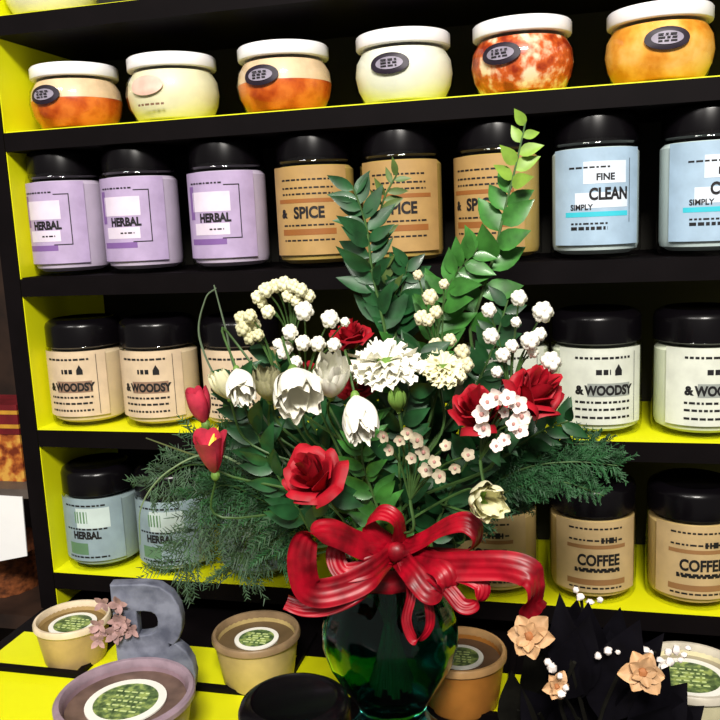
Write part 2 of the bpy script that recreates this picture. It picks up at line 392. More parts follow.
# ------------------------------------------------------------------ letter B
vs, fs = font_mesh('B', .118, extrude=.005, bevel=.0018, offset=.004, sx=.78)
p = at(152, 640, -.168)
t = thing('letter_block', 'grey mottled letter B standing behind the mauve candle bowl', 'letter', (p.x, -.168, BZ))
z0 = min(v[1] for v in vs)
MB().add([(p.x+v[0], -.168-v[2], BZ+v[1]-z0) for v in vs], fs).build('letter_body', mat('mottled_grey', (128, 132, 148), .55, rgb2=(78, 82, 98), scale=55, bump=.3), t, sharp=.5)
t.rotation_euler.z = .22
fl = MB()
for i in range(16):
    q = V((p.x-.036+random.uniform(-.01, .022), -.177-random.uniform(0, .004), BZ+.117-random.uniform(0, .045)))
    a = random.uniform(0, 6.28)
    for k in range(4):
        d = V((math.cos(a+k*1.57), -.4, math.sin(a+k*1.57))).normalized(); n_ = V((0, -1, 0)); sd = d.cross(n_)*.003
        fl.grid(lambda u, v, q=q, d=d, sd=sd: q+d*(.009*u)+sd*((v-.5)*2*math.sin(PI*min(.999, u*.85+.1))), 4, 2)
fl.build('dried_flower', mat('dusty_pink_petals', (196, 156, 152), .7, .3, 90), t)
# ------------------------------------------------------------------ things left of the shelf
yb = .20
def wbox(name, label, cat, px0, px1, py0, py1, y0, y1, M, group=None):
    a = at(px0, py1, y0); b = at(px1, py0, y0)
    t = thing(name, label, cat, ((a.x+b.x)/2, y0, a.z), group)
    return t, a, b
zs = at(15, 484, .10).z; zb_ = at(10, 607, .10).z
s = thing('side_shelf', 'dark brown wooden side rack left of the black shelf unit', 'shelf', (-.25, .2, -1.1))
MB().box((-.50, .08, zs-.012), (-.03, .34, zs)).build('shelf_board', mat('grey_brown_wood', (92, 82, 76), .5, .2, 20), s, smooth=False)
MB().box((-.50, .08, zb_-.02), (-.03, .34, zb_)).build('shelf_board', mat('dark_wood', (52, 34, 24), .6, .3, 20), s, smooth=False)
MB().box((-.52, .08, -1.1), (-.50, .34, .6)).build('side_panel', mat('dark_wood', (52, 34, 24)), s, smooth=False)
MB().box((-.52, .34, -1.1), (-.03, .35, .6)).build('back_panel', mat('dark_wood', (52, 34, 24)), s, smooth=False)
# patterned gift box
x1 = at(20, 440, .11).x; zt = at(10, 405, .11).z
g = thing('gift_box', 'red and amber striped box on the side rack', 'box', (x1-.05, .13, zs))
MB().box((x1-.10, .11, zs), (x1, .17, zs+(zt-zs)*.62)).build('box_base', mixed_wax('amber_print', (110, 44, 22), (176, 96, 40), (214, 160, 70), 60), g, smooth=False)
MB().box((x1-.101, .109, zs+(zt-zs)*.62), (x1+.001, .171, zt)).build('box_lid', mat('dark_red_card', (120, 24, 32), .5, .2, 40), g, smooth=False)
for q in (.70, .88): MB().box((x1-.1015, .1085, zs+(zt-zs)*q), (x1+.0012, .1715, zs+(zt-zs)*(q+.05))).build('stripe', mat('gold_stripe', (206, 150, 50), .4), g, smooth=False)
# white card
A, B_, C_, D_ = at(-28, 494, .078), at(22, 497, .078), at(27, 556, .078), at(-25, 566, .078)
o = MB().add([A, B_, C_, D_]+[v+V((0, .0015, 0)) for v in (A, B_, C_, D_)], [(3, 2, 1, 0), (4, 5, 6, 7), (0, 1, 5, 4), (1, 2, 6, 5), (2, 3, 7, 6), (3, 0, 4, 7)]).build('paper_sign', mat('white_paper', (250, 250, 250), .6, .01), smooth=False)
tag(o, 'blank white paper card hanging from the side rack board', 'sign')
# wicker basket
bx = at(12, 560, .15).x
b = thing('wicker_basket', 'brown wicker basket on the lower board of the side rack', 'basket', (bx-.03, .17, zb_))
bt = at(12, 566, .11).z-zb_
mb = MB()
mb.lathe([(0, 0), (.055, 0), (.066, bt), (.060, bt), (.05, .004), (0, .004)], 40, (bx-.03, .17, zb_), fx=lambda a, j: 1+.02*math.cos(20*a))
mb.build('basket_body', mat('wicker', (150, 84, 44), .6, rgb2=(80, 42, 22), scale=120, bump=.6), b)
rm = MB()
for ph in (0, PI): rm.tube([(bx-.03+.064*math.cos(a*PI/20), .17+.064*math.sin(a*PI/20), zb_+bt+.002*math.sin(a*2+ph)) for a in range(41)], .0035)
rm.build('braided_rim', mat('wicker_rim', (140, 82, 44), .6, .3, 90), b)
# ------------------------------------------------------------------ green vase
VX, VY = .442, -.175
VG = bpy.data.materials.new('dark_green_glass'); VG.use_nodes = True
b_ = VG.node_tree.nodes['Principled BSDF']; b_.inputs['Base Color'].default_value = (.05, .42, .36, 1); b_.inputs['Roughness'].default_value = .04
b_.inputs['Transmission Weight'].default_value = 1; b_.inputs['IOR'].default_value = 1.45
vase = thing('flower_vase', 'dark green glass pedestal vase holding the bouquet', 'vase', (VX, VY, BZ))
VP = [(.0, 0), (.040, 0), (.043, .003), (.042, .007), (.034, .015), (.0285, .024), (.0275, .030), (.031, .040), (.042, .057), (.052, .076), (.057, .095), (.056, .112), (.049, .130), (.039, .146), (.034, .158), (.0345, .168), (.040, .182), (.044, .190)]
VI = [(r-.003, z) for r, z in VP[7:]]
def flute(a, j): return 1+.012*math.cos(12*a)
MB().lathe(VP+[(.0425, .191)]+VI[::-1]+[(0, .044)], 72, (VX, VY, BZ), fx=flute).build('vase_body', VG, vase, sharp=1.2)
# ------------------------------------------------------------------ bouquet
STEM = mat('stem_green', (70, 104, 50), .5, .2, 80); LEAF = mat('leaf_green', (66, 132, 52), .42, .28, 60, coat=.1); LEAFL = mat('young_leaf_green', (146, 186, 70), .45, .2, 60)
DEEP = mat('deep_leaf_green', (36, 88, 46), .45, .3, 60, coat=.1); FERN = mat('fern_green', (44, 96, 52), .6, .3, 70); FERNG = mat('grey_fern_green', (66, 98, 66), .6, .3, 70)
RED = mat('red_petal', (176, 4, 30), .6, .22, 60); WHT = mat('white_petal', (248, 246, 232), .5, .03, 60); IVO = mat('ivory_petal', (244, 240, 200), .5, .08, 60)
PNK = mat('pink_centre', (196, 140, 132), .6); GRNB = mat('green_calyx', (120, 160, 70), .5, .2, 60)
NECK = V((VX, VY, BZ+.165)); nst = [0]
def stem_pts(p, d=None):
    nst[0] += 1; a = nst[0]*2.4; rr = .010+.016*((nst[0]*7) % 10)/10
    n = NECK+V((rr*math.cos(a), rr*math.sin(a), .0)); bot = V((VX-.018*math.cos(a), VY-.018*math.sin(a), BZ+.05+.004*(nst[0] % 3)))
    p = V(p); d = V(d).normalized() if d else V((0, 0, 1)); L = (p-n).length
    return spline([bot, n, n+(V((0, 0, 1))*.35+(p-n).normalized()*.65)*L*.4, p-d*L*.25, p], 6)
def stem(t, p, d=None, r=.0016): MB().tube(stem_pts(p, d), r, 6, r*.8).build('stem', STEM, t)
def leaf(mb, p, d, L, W, nrm=(0, -1, .3), curl=.25, nv=2, nu=6):
    d = V(d).normalized(); s = d.cross(V(nrm)).normalized(); n = s.cross(d)
    def fn(u, v):
        wv = W*math.sin(PI*min(1, u**.8))*(1-.15*u); k = (v-.5)*2
        return V(p)+d*(L*u)+s*(wv*.5*k)+n*(-curl*L*u*u+abs(k)*wv*.14)
    return mb.grid(fn, nu, nv)
def petal(mb, c, ax, ang, half, rf, zf, nu=6, nv=6, sc_=1.0, taper=0.0):
    a, b, d = ax
    def fn(u, v):
        th = ang+(u-.5)*2*half*(1-taper*v**4); r = rf(v, (u-.5)*2); z = zf(v, (u-.5)*2)
        return V(c)+(a*math.cos(th)+b*math.sin(th))*(r*sc_)+d*(z*sc_)
    return mb.grid(fn, nu, nv)
def flower(name, label, cat, p, group): return thing(name, label, cat, V((VX, VY, BZ+.05)), group)
def rose(px, py, y, dia, d, label, pointed=.1, mat_=None):
    p = at(px, py, y); S = size(p, dia)/2; ax = basis(d); t = flower('red_rose', label, 'rose', p, 'red roses in the bouquet')
    base = p-ax[2]*S*.75; stem(t, base, ax[2])
    mb = MB()
    for L, n in enumerate((3, 3, 4, 5, 6)):
        q = L/4; Rm = .15+.50*q; H = 1.55-.40*q
        for i in range(n):
            fl = (.05+.34*q)*random.uniform(.5, 1.4); ph = random.uniform(0, 6)
            an = 2*PI*(i+.37*L)/n+random.uniform(-.25, .25); hf = (PI/n)*1.45; rj = random.uniform(.9, 1.08); hj = random.uniform(.88, 1.1)
            petal(mb, base, ax, an, hf, lambda v, u, Rm=Rm, fl=fl, rj=rj, ph=ph: S*rj*(Rm*min(1, 1.25*v**.55)+fl*v**4*(1-.3*u*u)-.03*abs(u)+.05*math.sin(u*4+ph)*v*v),
                  lambda v, u, H=H, fl=fl, q=q, hj=hj, ph=ph: S*(H*hj*v*(1-.18*q*v*v)-(pointed+.08)*(u*u)*v*1.6-fl*.45*v**6+.05*math.sin(u*5+ph)*v*v), 8, 8, taper=.25)
    mb.build('bloom', mat_ or RED, t, sharp=2)
    mb = MB()
    for i in range(5):
        an = 2*PI*i/5; dd = (ax[0]*math.cos(an)+ax[1]*math.sin(an))
        leaf(mb, base-ax[2]*S*.02+dd*S*.1, dd*.9+ax[2]*.35, S*.7, S*.22, ax[2], -.2)
    mb.ball(base-ax[2]*S*.08, S*.2); mb.build('sepals', DEEP, t)
    mb = MB()
    for i in range(3):
        an = random.uniform(0, 6.28); dd = (ax[0]*math.cos(an)+ax[1]*math.sin(an)*.6-ax[2]*.5)
        leaf(mb, base-ax[2]*S*.4, dd, S*1.1, S*.55)
    mb.build('leaves', DEEP, t); return t
rose(312, 475, -.262, 70, (-.2, -.62, .75), 'open red rose facing forward just above the left ribbon loop')
rose(478, 408, -.24, 64, (-.1, -.45, .9), 'dark red rose left half behind the ring of waxflowers', .06)
rose(538, 390, -.215, 70, (.55, -.35, .75), 'red rose with pointed petals at the right side of the bouquet', .22)
rose(350, 334, -.15, 44, (0, -.3, 1), 'small red rose behind the frilly carnation')
rose(357, 381, -.195, 46, (.1, -.7, .6), 'red rose squeezed between the white freesia buds')
rose(306, 372, -.165, 28, (-.3, -.4, .8), 'little red rose peeking left of the central white buds')
PINK = mat('pink_red_petal', (214, 58, 84), .5, .25, 60); YTIP = mat('yellow_petal_tip', (240, 206, 60), .5)
def lily_bud(px, py, y, ln, wd, d, label, yellow):
    p = at(px, py, y); L = size(p, ln); W = size(p, wd)/2; ax = basis(d); base = p-ax[2]*L*.5
    t = flower('alstroemeria', label, 'flower', p, 'pink alstroemeria at the left of the bouquet'); stem(t, base, ax[2], .0012)
    mb = MB()
    for lay, n, k in ((0, 3, .75), (1, 3, 1)):
        for i in range(n):
            petal(mb, base, ax, 2*PI*(i+.5*lay)/n, .75, lambda v, u, k=k: W*k*(math.sin(min(1, v*1.05)*PI*.62)**.8+(.5 if yellow else .0)*v**3)*(1-.12*abs(u)),
                  lambda v, u: L*(v-.14*u*u*v), 6, 7)
    mb.build('bloom', PINK, t, sharp=2)
    if yellow:
        mb = MB()
        for i in range(3): leaf(mb, base+ax[2]*L*.5+ax[0]*W*.4*(i-1), ax[2]*.5+ax[0]*.9+V((0, -.5, 0)), L*.55, W*.5, (0, -1, 0))
        mb.build('petal_tips', YTIP, t)
    mb = MB().ball(base, W*.38, sq=(1, 1, 1.3)); mb.build('calyx', GRNB, t)
lily_bud(200, 407, -.19, 40, 26, (-.15, -.2, 1), 'closed pink red alstroemeria bud, upper of the two at left', False)
lily_bud(212, 455, -.20, 48, 26, (.05, -.3, 1), 'pink red alstroemeria with yellow tips, lower of the two at left', True)
def freesia(px, py, y, ln, wd, d, label, M=WHT, open_=.5):
    p = at(px, py, y); L = size(p, ln); W = size(p, wd)/2; ax = basis(d); base = p-ax[2]*L*.5
    t = flower('white_freesia', label, 'flower', p, 'white freesia buds in the bouquet'); stem(t, base, ax[2], .0012)
    mb = MB()
    for lay, n, k in ((0, 3, .62), (1, 4, .85), (2, 5, 1)):
        for i in range(n):
            sh = random.uniform(.8, 1.12); op = open_*random.uniform(.4, 1.5); ph = random.uniform(0, 6); ti = random.uniform(.94, 1.1)
            petal(mb, base, ax, 2*PI*(i+.5*lay)/n+random.uniform(-.2, .2), .95 if lay < 2 else .8,
                  lambda v, u, k=k, op=op, ph=ph, ti=ti: W*k*ti*(math.sin(PI*(.08+.66*v))+op*.5*v**4)*(1+.09*math.sin(u*5+ph)*v-.08*u*u),
                  lambda v, u, sh=sh, k=k, ph=ph: L*sh*(1.04-.08*k)*(v-.05*u*u*v*v+.05*math.sin(u*4+ph)*v*v), 9, 8, taper=.5)
    mb.build('bloom', M, t, sharp=2)
    mb = MB().ball(base-ax[2]*W*.12, W*.28, sq=(1, 1, 1.3))
    for i in range(3):
        an = 2*PI*i/3; leaf(mb, base, ax[2]+(ax[0]*math.cos(an)+ax[1]*math.sin(an))*.45, L*.35, W*.5, (0, -1, 0))
    mb.build('calyx', GRNB, t)
freesia(297, 388, -.25, 54, 46, (.35, -.75, -.35), 'large white freesia bud in the middle of the left white group', WHT, .5)
freesia(331, 379, -.235, 54, 36, (.2, -.6, .65), 'white freesia bud standing upright left of the frilly carnation')
freesia(359, 417, -.255, 50, 36, (.25, -.6, -.5), 'white freesia bud hanging above the open red rose', WHT, .3)
freesia(240, 385, -.225, 42, 28, (.35, -.6, -.45), 'white freesia bud at the far left of the white group')
freesia(222, 384, -.205, 34, 20, (-.2, -.3, .8), 'slim ivory freesia bud above the pink alstroemeria', IVO, .2)
freesia(268, 384, -.2, 40, 30, (.1, -.4, .7), 'dull ivory freesia bud between two white buds', mat('dull_ivory_petal', (176, 172, 132), .6, .2, 60), .2)
freesia(485, 500, -.265, 40, 34, (.35, -.75, .15), 'ivory freesia bloom above the right ribbon loops', IVO, .6)
freesia(397, 400, -.235, 26, 18, (.0, -.4, .9), 'small closed green bud under the frilly carnation', GRNB, .0)
def carnation(px, py, y, dia, d, label, M=IVO, squash=.5):
    p = at(px, py, y); S = size(p, dia)/2; ax = basis(d); base = p-ax[2]*S*.6
    t = flower('carnation', label, 'flower', p, 'ivory carnations in the bouquet'); stem(t, base, ax[2], .0014)
    mb = MB(); nP = 46
    for i in range(nP):
        an = i*2.39996; cz = 1-1.08*(i+.5)/nP; sz = math.sqrt(max(0, 1-cz*cz))
        dd = (ax[0]*math.cos(an)+ax[1]*math.sin(an))*sz+ax[2]*cz*.6; sd = ax[2].cross(dd) if sz > .1 else ax[0]
        sd = (sd.normalized()+V((random.uniform(-.4, .4), 0, random.uniform(-.4, .4)))).normalized(); nn = dd.cross(sd).normalized()
        ph = random.uniform(0, 6); k = random.uniform(.85, 1.12)
        mb.grid(lambda u, v: base+dd*(S*k*(u+.07*math.sin(v*14+ph)*u))+sd*(S*.62*u*(v-.5))+nn*(S*(.10*math.sin(v*12+ph)*u*u-.22*u*u)), 5, 8)
    mb.build('bloom', M, t, sharp=2)
    MB().lathe([(S*.08, -S*.5), (S*.2, -S*.4), (S*.24, S*.1), (S*.3, S*.25)], 12, base).build('calyx', GRNB, t)
carnation(383, 346, -.225, 72, (0, -.35, .9), 'ivory frilly carnation at the top centre of the bouquet', WHT)
carnation(444, 359, -.215, 44, (.25, -.5, .8), 'ivory frilly carnation above the left red rose of the right pair')
def sprig(name, label, cat, group, blooms, M, r_px, root, kind='ball', centre=None):
    t = flower(name, label, cat, None, group); rp = at(*root); st = MB(); st.tube(stem_pts(rp), .0012, 5)
    for px, py, y, k in blooms:
        q = at(px, py, y); mid = rp.lerp(q, .5)+V((0, .004, .006)); st.tube(spline([rp, mid, q], 4), .0007, 5)
    st.build('stem', STEM, t)
    for px, py, y, k in blooms:
        q = at(px, py, y); r = size(q, r_px*k); mb = MB()
        if kind == 'ball':
            mb.ball(q, r*.82, 8, 6)
            for i in range(14):
                a = i*2.4; z = 1-2*(i+.5)/14; s_ = math.sqrt(1-z*z); mb.ball(q+V((s_*math.cos(a), s_*math.sin(a), z))*r*.62, r*.42, 6, 4)
            mb.build('blossom', M, t, sharp=2)
        else:
            d = V((random.uniform(-.5, .5), -1, random.uniform(-.2, .7))); ax = basis(d)
            for i in range(5):
                an = 2*PI*i/5
                dd = ax[0]*math.cos(an)+ax[1]*math.sin(an); sd = ax[2].cross(dd)
                mb.grid(lambda u, v, dd=dd, sd=sd: q+dd*(r*(.15+.9*u))+sd*(r*.52*(v-.5)*2*math.sin(PI*(.12+.8*u)))+ax[2]*r*(.35*u*u+.12*(v-.5)**2), 4, 2)
            o = mb.build('blossom', M, t, sharp=2)
            if centre: MB().ball(q+ax[2]*r*.12, r*.26, 6, 4).build('flower_centre', centre, o)
    return t
GG = 'white button sprigs in the bouquet'
def bl(L, y): return [(x, yy, y+random.uniform(-.006, .006), k) for x, yy, k in L]
sprig('button_flower_sprig', 'white button blossom sprig at the upper left of the bouquet', 'flower', GG,
      bl([(304, 311, 1.2), (290, 332, 1), (303, 343, 1), (318, 344, 1), (334, 345, .9), (286, 348, .9), (330, 319, 1.15), (345, 322, .6), (283, 353, .8), (296, 362, .8), (278, 344, .7)], -.2), WHT, 8.6, (305, 385, -.19))
sprig('button_flower_sprig', 'white button blossom sprig at the upper right above the red roses', 'flower', GG,
      bl([(519, 298, 1.1), (543, 312, 1.4), (530, 341, 1.25), (540, 334, .9), (491, 336, 1.1), (512, 346, .9), (489, 310, 1), (516, 322, .7), (551, 362, 1.4), (503, 355, 1), (497, 372, .8), (533, 352, .8)], -.2), WHT, 8, (510, 395, -.19))
GS = 'cream statice sprigs in the bouquet'
sprig('statice_sprig', 'cream statice arc at the top left of the bouquet', 'flower', GS,
      bl([(258, 297, 1), (266, 290, 1.1), (275, 286, 1), (284, 284, 1.1), (293, 286, 1), (301, 290, 1), (309, 296, .9), (268, 312, 1), (262, 303, .8), (288, 296, .9), (296, 300, .9)], -.19), IVO, 7.6, (292, 345, -.18))
sprig('statice_sprig', 'small cream statice cluster left of the white buttons', 'flower', GS,
      bl([(241, 318, 1), (250, 316, 1), (243, 329, 1.1), (254, 325, 1), (258, 335, .9), (250, 338, 1)], -.18), mat('tan_cream_petal', (226, 222, 178), .6, .15), 7.5, (275, 372, -.175))
sprig('statice_sprig', 'cream statice cluster above the frilly carnation on the right', 'flower', GS,
      bl([(430, 297, 1.1), (422, 318, 1.1), (436, 312, .9), (444, 284, .7), (428, 320, .9), (418, 275, .7), (450, 340, .9), (462, 352, 1.1), (466, 365, 1.1), (458, 376, 1.2), (436, 345, 1), (432, 360, 1)], -.185), mat('cream_petal', (236, 228, 190), .6, .1), 7.8, (440, 385, -.18))
GW = 'five petalled waxflower sprigs in the bouquet'
sprig('waxflower_sprig', 'ring of small white waxflowers in front of the red roses', 'flower', GW,
      bl([(487, 402, 1), (497, 397, 1.1), (508, 398, 1), (518, 404, 1.1), (522, 416, 1.1), (482, 414, 1.1), (484, 428, 1.1), (514, 424, .9), (520, 430, 1), (496, 446, .8), (504, 440, .8), (505, 412, .7)], -.265), mat('blush_petal', (246, 230, 222), .55, .04), 8.5, (480, 460, -.24), 'star', PNK)
sprig('waxflower_sprig', 'dull pink waxflowers below the bouquet centre', 'flower', GW,
      bl([(408, 433, .9), (418, 440, 1.1), (424, 452, 1.1), (434, 462, .9), (426, 470, 1), (440, 476, 1), (446, 446, .8), (400, 440, .8), (384, 436, .9), (390, 450, .8), (455, 468, .8), (468, 455, .9), (412, 458, .8)], -.25), mat('dusty_petal', (206, 194, 166), .6, .2), 7.5, (410, 500, -.23), 'star', PNK)
# foliage -----------------------------------------------------------
GL = 'leafy sprigs in the bouquet'
def leafy(label, pts, n, l0, l1, M, y, wid=.5, seed=1, name='leafy_sprig', tip=None, spread=1.0):
    random.seed(seed); P = [at(a, b, y) for a, b in pts]; t = flower(name, label, 'foliage', None, GL)
    sp = spline(P, 8); MB().tube(stem_pts(P[0]), .0014, 5).tube(sp, .0014, 5, .0007).build('stem', STEM, t)
    mb = MB(); mt = MB()
    for i in range(n):
        u = (i+.5)/n; k = min(len(sp)-2, int(u*(len(sp)-1))); q = sp[k]; tg = (sp[k+1]-sp[k]).normalized()
        side = tg.cross(V((0, 1, 0))).normalized()*(1 if i % 2 else -1)
        L = size(q, l0+(l1-l0)*u)*random.uniform(.8, 1.15)
        d = tg*random.uniform(.35, .9)+side*random.uniform(.5, 1.0)*spread+V((0, random.uniform(-.7, .3), 0))
        leaf(mt if tip and u > .62 else mb, q, d, L, L*wid, (random.uniform(-.4, .4), -1, random.uniform(-.1, .6)), random.uniform(-.1, .3))
    mb.build('leaves', M, t)
    if tip: mt.build('young_leaves', tip, t)
    return t
leafy('tall leafy sprig rising highest at the upper right', [(470, 330), (492, 262), (506, 205), (516, 165), (526, 120)], 20, 46, 22, LEAF, -.14, .6, 3, tip=LEAFL, spread=.8)
leafy('tall leafy sprig with drooping leaves at the upper left', [(385, 330), (372, 270), (366, 225), (352, 185)], 26, 46, 30, DEEP, -.14, .42, 5, spread=.8)
leafy('thin leafy sprig before the second golden spice jar', [(388, 300), (378, 250), (382, 205), (398, 172)], 20, 32, 18, mat('olive_leaf', (92, 116, 56), .5, .2), -.13, .38, 6)
leafy('broad leaved sprig behind the frilly carnation', [(430, 380), (440, 320), (452, 280), (478, 248)], 24, 44, 32, LEAF, -.15, .5, 8)
leafy('dark leafy sprig between the carnation and the spice jars', [(395, 340), (400, 300), (408, 262)], 16, 40, 30, DEEP, -.13, .5, 9)
leafy('dark leafy sprig around the right white buttons', [(470, 400), (492, 350), (508, 300)], 18, 36, 24, DEEP, -.165, .5, 10)
leafy('dark leaves filling below the carnation', [(400, 500), (400, 440), (412, 380), (420, 350)], 34, 44, 34, DEEP, -.2, .5, 11)
leafy('dark leaves filling left of the open red rose', [(310, 530), (275, 470), (248, 415), (232, 372)], 34, 42, 32, DEEP, -.18, .45, 12)
leafy('dark leaves filling behind the left white buds', [(340, 480), (315, 430), (290, 390), (272, 350)], 30, 40, 30, DEEP, -.16, .5, 13)
leafy('green leaves filling around the ivory freesia', [(430, 540), (452, 490), (476, 450), (505, 425)], 30, 40, 30, DEEP, -.2, .5, 14)
leafy('green leaves filling just above the ribbon knot', [(392, 560), (378, 510), (362, 455), (372, 410)], 32, 40, 28, LEAF, -.21, .42, 15)
leafy('dark leaves reaching to the right under the pointed rose', [(440, 520), (485, 470), (540, 432), (572, 420)], 28, 36, 26, DEEP, -.17, .45, 16)
leafy('dark leaves in the gap right of the white buds', [(385, 470), (380, 420), (384, 380), (398, 340)], 26, 36, 26, LEAF, -.185, .45, 17)
GF = 'feathery ferns in the bouquet'
def fern(label, pts, y, wid0, wid1, n, M, y2=None, seed=1, droop=0.0, den=9):
    random.seed(seed); k = len(pts); y2 = y if y2 is None else y2
    P = [at(a, b, y+(y2-y)*i/(k-1)) for i, (a, b) in enumerate(pts)]; t = flower('asparagus_fern', label, 'fern', None, GF)
    sp = spline(P, 10); MB().tube(stem_pts(P[0]), .0011, 5).tube(sp, .0011, 5, .0004).build('stem', STEM, t)
    mb = MB()
    for i in range(n):
        u = (i+.5)/n; j = min(len(sp)-2, int(u*(len(sp)-1))); q = sp[j]; tg = (sp[j+1]-sp[j]).normalized()
        side = (tg.cross(V((0, 1, 0))).normalized()*(1 if i % 2 else -1)+V((0, random.uniform(-.8, .8), 0))).normalized()
        W = size(q, wid0+(wid1-wid0)*u)*random.uniform(.6, 1.1)
        d = (tg*random.uniform(.5, 1.1)+side+V((0, 0, -droop))).normalized(); e = q+d*W
        mb.tube([q, q.lerp(e, .5)+V((0, 0, .002)), e], .0004, 3, .0002)
        for s_ in range(den):
            v = (s_+1)/den; c_ = q.lerp(e, v); a_ = d.cross(V((random.uniform(-1, 1), random.uniform(-1, 1), random.uniform(-1, 1)))).normalized()
            for sg in (1, -1):
                f_ = (d*.9+a_*sg).normalized()*W*.30*(1-.5*v); n_ = f_.cross(V((.3, -1, .2))).normalized()*.0006
                mb.add([c_-n_, c_+n_, c_+f_+n_*.3, c_+f_-n_*.3], [(0, 1, 2, 3)])
    mb.build('fronds', M, t, smooth=False); return t
leafy('dark leaves low behind the red roses and lower waxflowers', [(420, 520), (415, 470), (430, 430), (455, 395)], 30, 46, 38, DEEP, -.13, .55, 31)
leafy('dark leaves behind the stems between the two lower roses', [(360, 520), (352, 470), (350, 430), (345, 395)], 30, 46, 38, DEEP, -.12, .55, 32)
leafy('dark leaves low behind the left white freesia buds', [(320, 520), (300, 470), (270, 435), (230, 420)], 30, 46, 36, DEEP, -.12, .55, 33)
leafy('dark leaves behind the ivory freesia toward the right fern', [(420, 540), (470, 500), (505, 470), (540, 445)], 28, 44, 34, DEEP, -.13, .5, 34)
fern('dense dark fern reaching furthest to the right', [(470, 500), (520, 470), (570, 462), (622, 466)], -.18, 46, 22, 90, FERN, -.16, 21)
fern('dark fern just below the pointed red rose', [(460, 510), (510, 455), (560, 445), (606, 444)], -.17, 40, 18, 80, FERN, -.14, 22)
fern('dark fern drooping over the lowest shelf jar at right', [(460, 520), (510, 490), (560, 482), (604, 496)], -.19, 34, 14, 80, FERN, -.16, 23)
fern('dark fern right of the vase under the ivory freesia', [(450, 530), (490, 500), (530, 495)], -.17, 36, 20, 60, FERN, -.14, 24)
fern('wispy grey green fern reaching furthest to the left', [(300, 500), (240, 475), (190, 465), (146, 490)], -.15, 60, 34, 80, FERNG, -.1, 25, .3)
fern('grey green fern drooping down to the left shelf edge', [(300, 510), (250, 490), (205, 520), (172, 575)], -.15, 56, 40, 90, FERNG, -.1, 26, .3)
fern('grey green fern hanging left of the ribbon', [(310, 520), (275, 495), (250, 530), (238, 575)], -.15, 60, 44, 90, FERNG, -.11, 27, .3)
fern('dark fern behind the open red rose at left', [(320, 520), (285, 470), (245, 450), (200, 445)], -.14, 50, 34, 80, FERN, -.11, 28, .1)
fern('dark fern beside the left ribbon loop', [(330, 535), (300, 505), (282, 530), (276, 560)], -.16, 44, 32, 70, FERN, -.14, 29, .2)
fern('short dark fern under the pink alstroemeria', [(310, 530), (262, 500), (225, 485), (200, 500)], -.16, 50, 36, 80, FERN, -.13, 30, .2)
def blade(label, pts, y, M):
    t = flower('grass_blade', label, 'grass', None, 'thin grass blades at the left of the bouquet'); P = [at(a, b, y) for a, b in pts]; sp = spline(P, 10)
    MB().tube(stem_pts(P[0]), .0010, 5).build('stem', STEM, t)
    mb = MB(); mb.tube(sp, .0012, 5, .0006); mb.build('blade', M, t)
GB = mat('grey_grass', (104, 122, 96), .5, .15)
blade('thin grass blade arching over the left pink bud', [(300, 470), (240, 380), (226, 330), (214, 285)], -.15, GB)
blade('thin grass blade arching before the second beige jar', [(300, 480), (230, 400), (200, 340), (205, 300), (216, 288)], -.15, GB)
blade('thin grass blade curving down before the lowest left jar', [(290, 500), (220, 455), (170, 470), (142, 505), (140, 545)], -.14, mat('pale_grass', (128, 150, 110), .5, .1))
blade('thin grass blade crossing the third shelf edge at left', [(290, 500), (240, 470), (185, 452), (146, 438)], -.13, mat('olive_grass', (92, 100, 58), .5, .1))
# ------------------------------------------------------------------ ribbon bow
RIB = mat('red_satin_ribbon', (172, 5, 32), .42, .35, 55)
bow = thing('ribbon_bow', 'red satin ribbon bow tied around the neck of the green vase', 'ribbon', NECK)
def ribbon(name, pts, wid, wv, n=10):
    P = spline([at(a, b, y) for a, b, y in pts], n); wd = [V(q) for q in wv]; mb = MB(); K = len(P)-1
    def fn(u, v):
        i = min(K, int(round(u*K))); f = u*(len(wd)-1); a = min(len(wd)-2, int(f)) if len(wd) > 1 else 0
        q = wd[a].lerp(wd[min(a+1, len(wd)-1)], f-a).normalized(); tg = (P[min(i+1, K)]-P[max(i-1, 0)]).normalized()
        q = (q-tg*q.dot(tg)).normalized(); nrm = tg.cross(q)
        return P[i]+q*(wid*(v-.5))+nrm*(.0009*math.sin(v*5+u*11)+.0004*math.sin(v*25+u*5))
    mb.grid(fn, K, 14); return mb.build(name, RIB, bow, sharp=2)
ring = MB()
ring.grid(lambda u, v: (VX+(.037+.0015*math.sin(v*9))*math.cos(2*PI*u), VY+(.037+.0015*math.sin(v*9))*math.sin(2*PI*u), BZ+.150+.02*v), 40, 5)
ring.build('wrap_band', RIB, bow, sharp=2)
kx, ky, kd = 396, 552, -.222
ribbon('loop', [(393, 550, kd), (364, 546, -.245), (332, 532, -.265), (308, 536, -.275), (302, 566, -.278), (312, 592, -.272), (345, 588, -.262), (374, 572, -.25), (394, 552, kd)], .021, [(0, .6, .8), (.1, .8, .5), (.4, .8, .2), (1, .35, .1), (.6, .4, .6), (0, .3, 1), (0, .3, 1)])
ribbon('loop', [(392, 548, kd), (376, 545, -.235), (352, 538, -.245), (336, 552, -.25), (344, 572, -.255), (372, 566, -.248), (394, 552, kd)], .015, [(0, .8, .6), (.2, .9, .3), (.9, .5, .1), (.2, .6, .8), (0, .5, 1)])
ribbon('loop', [(395, 546, kd), (377, 534, -.23), (368, 522, -.235), (381, 512, -.238), (397, 520, -.238), (400, 542, kd)], .014, [(.4, .9, .3), (.5, .6, .5), (.1, .8, .7), (.5, .8, -.2)])
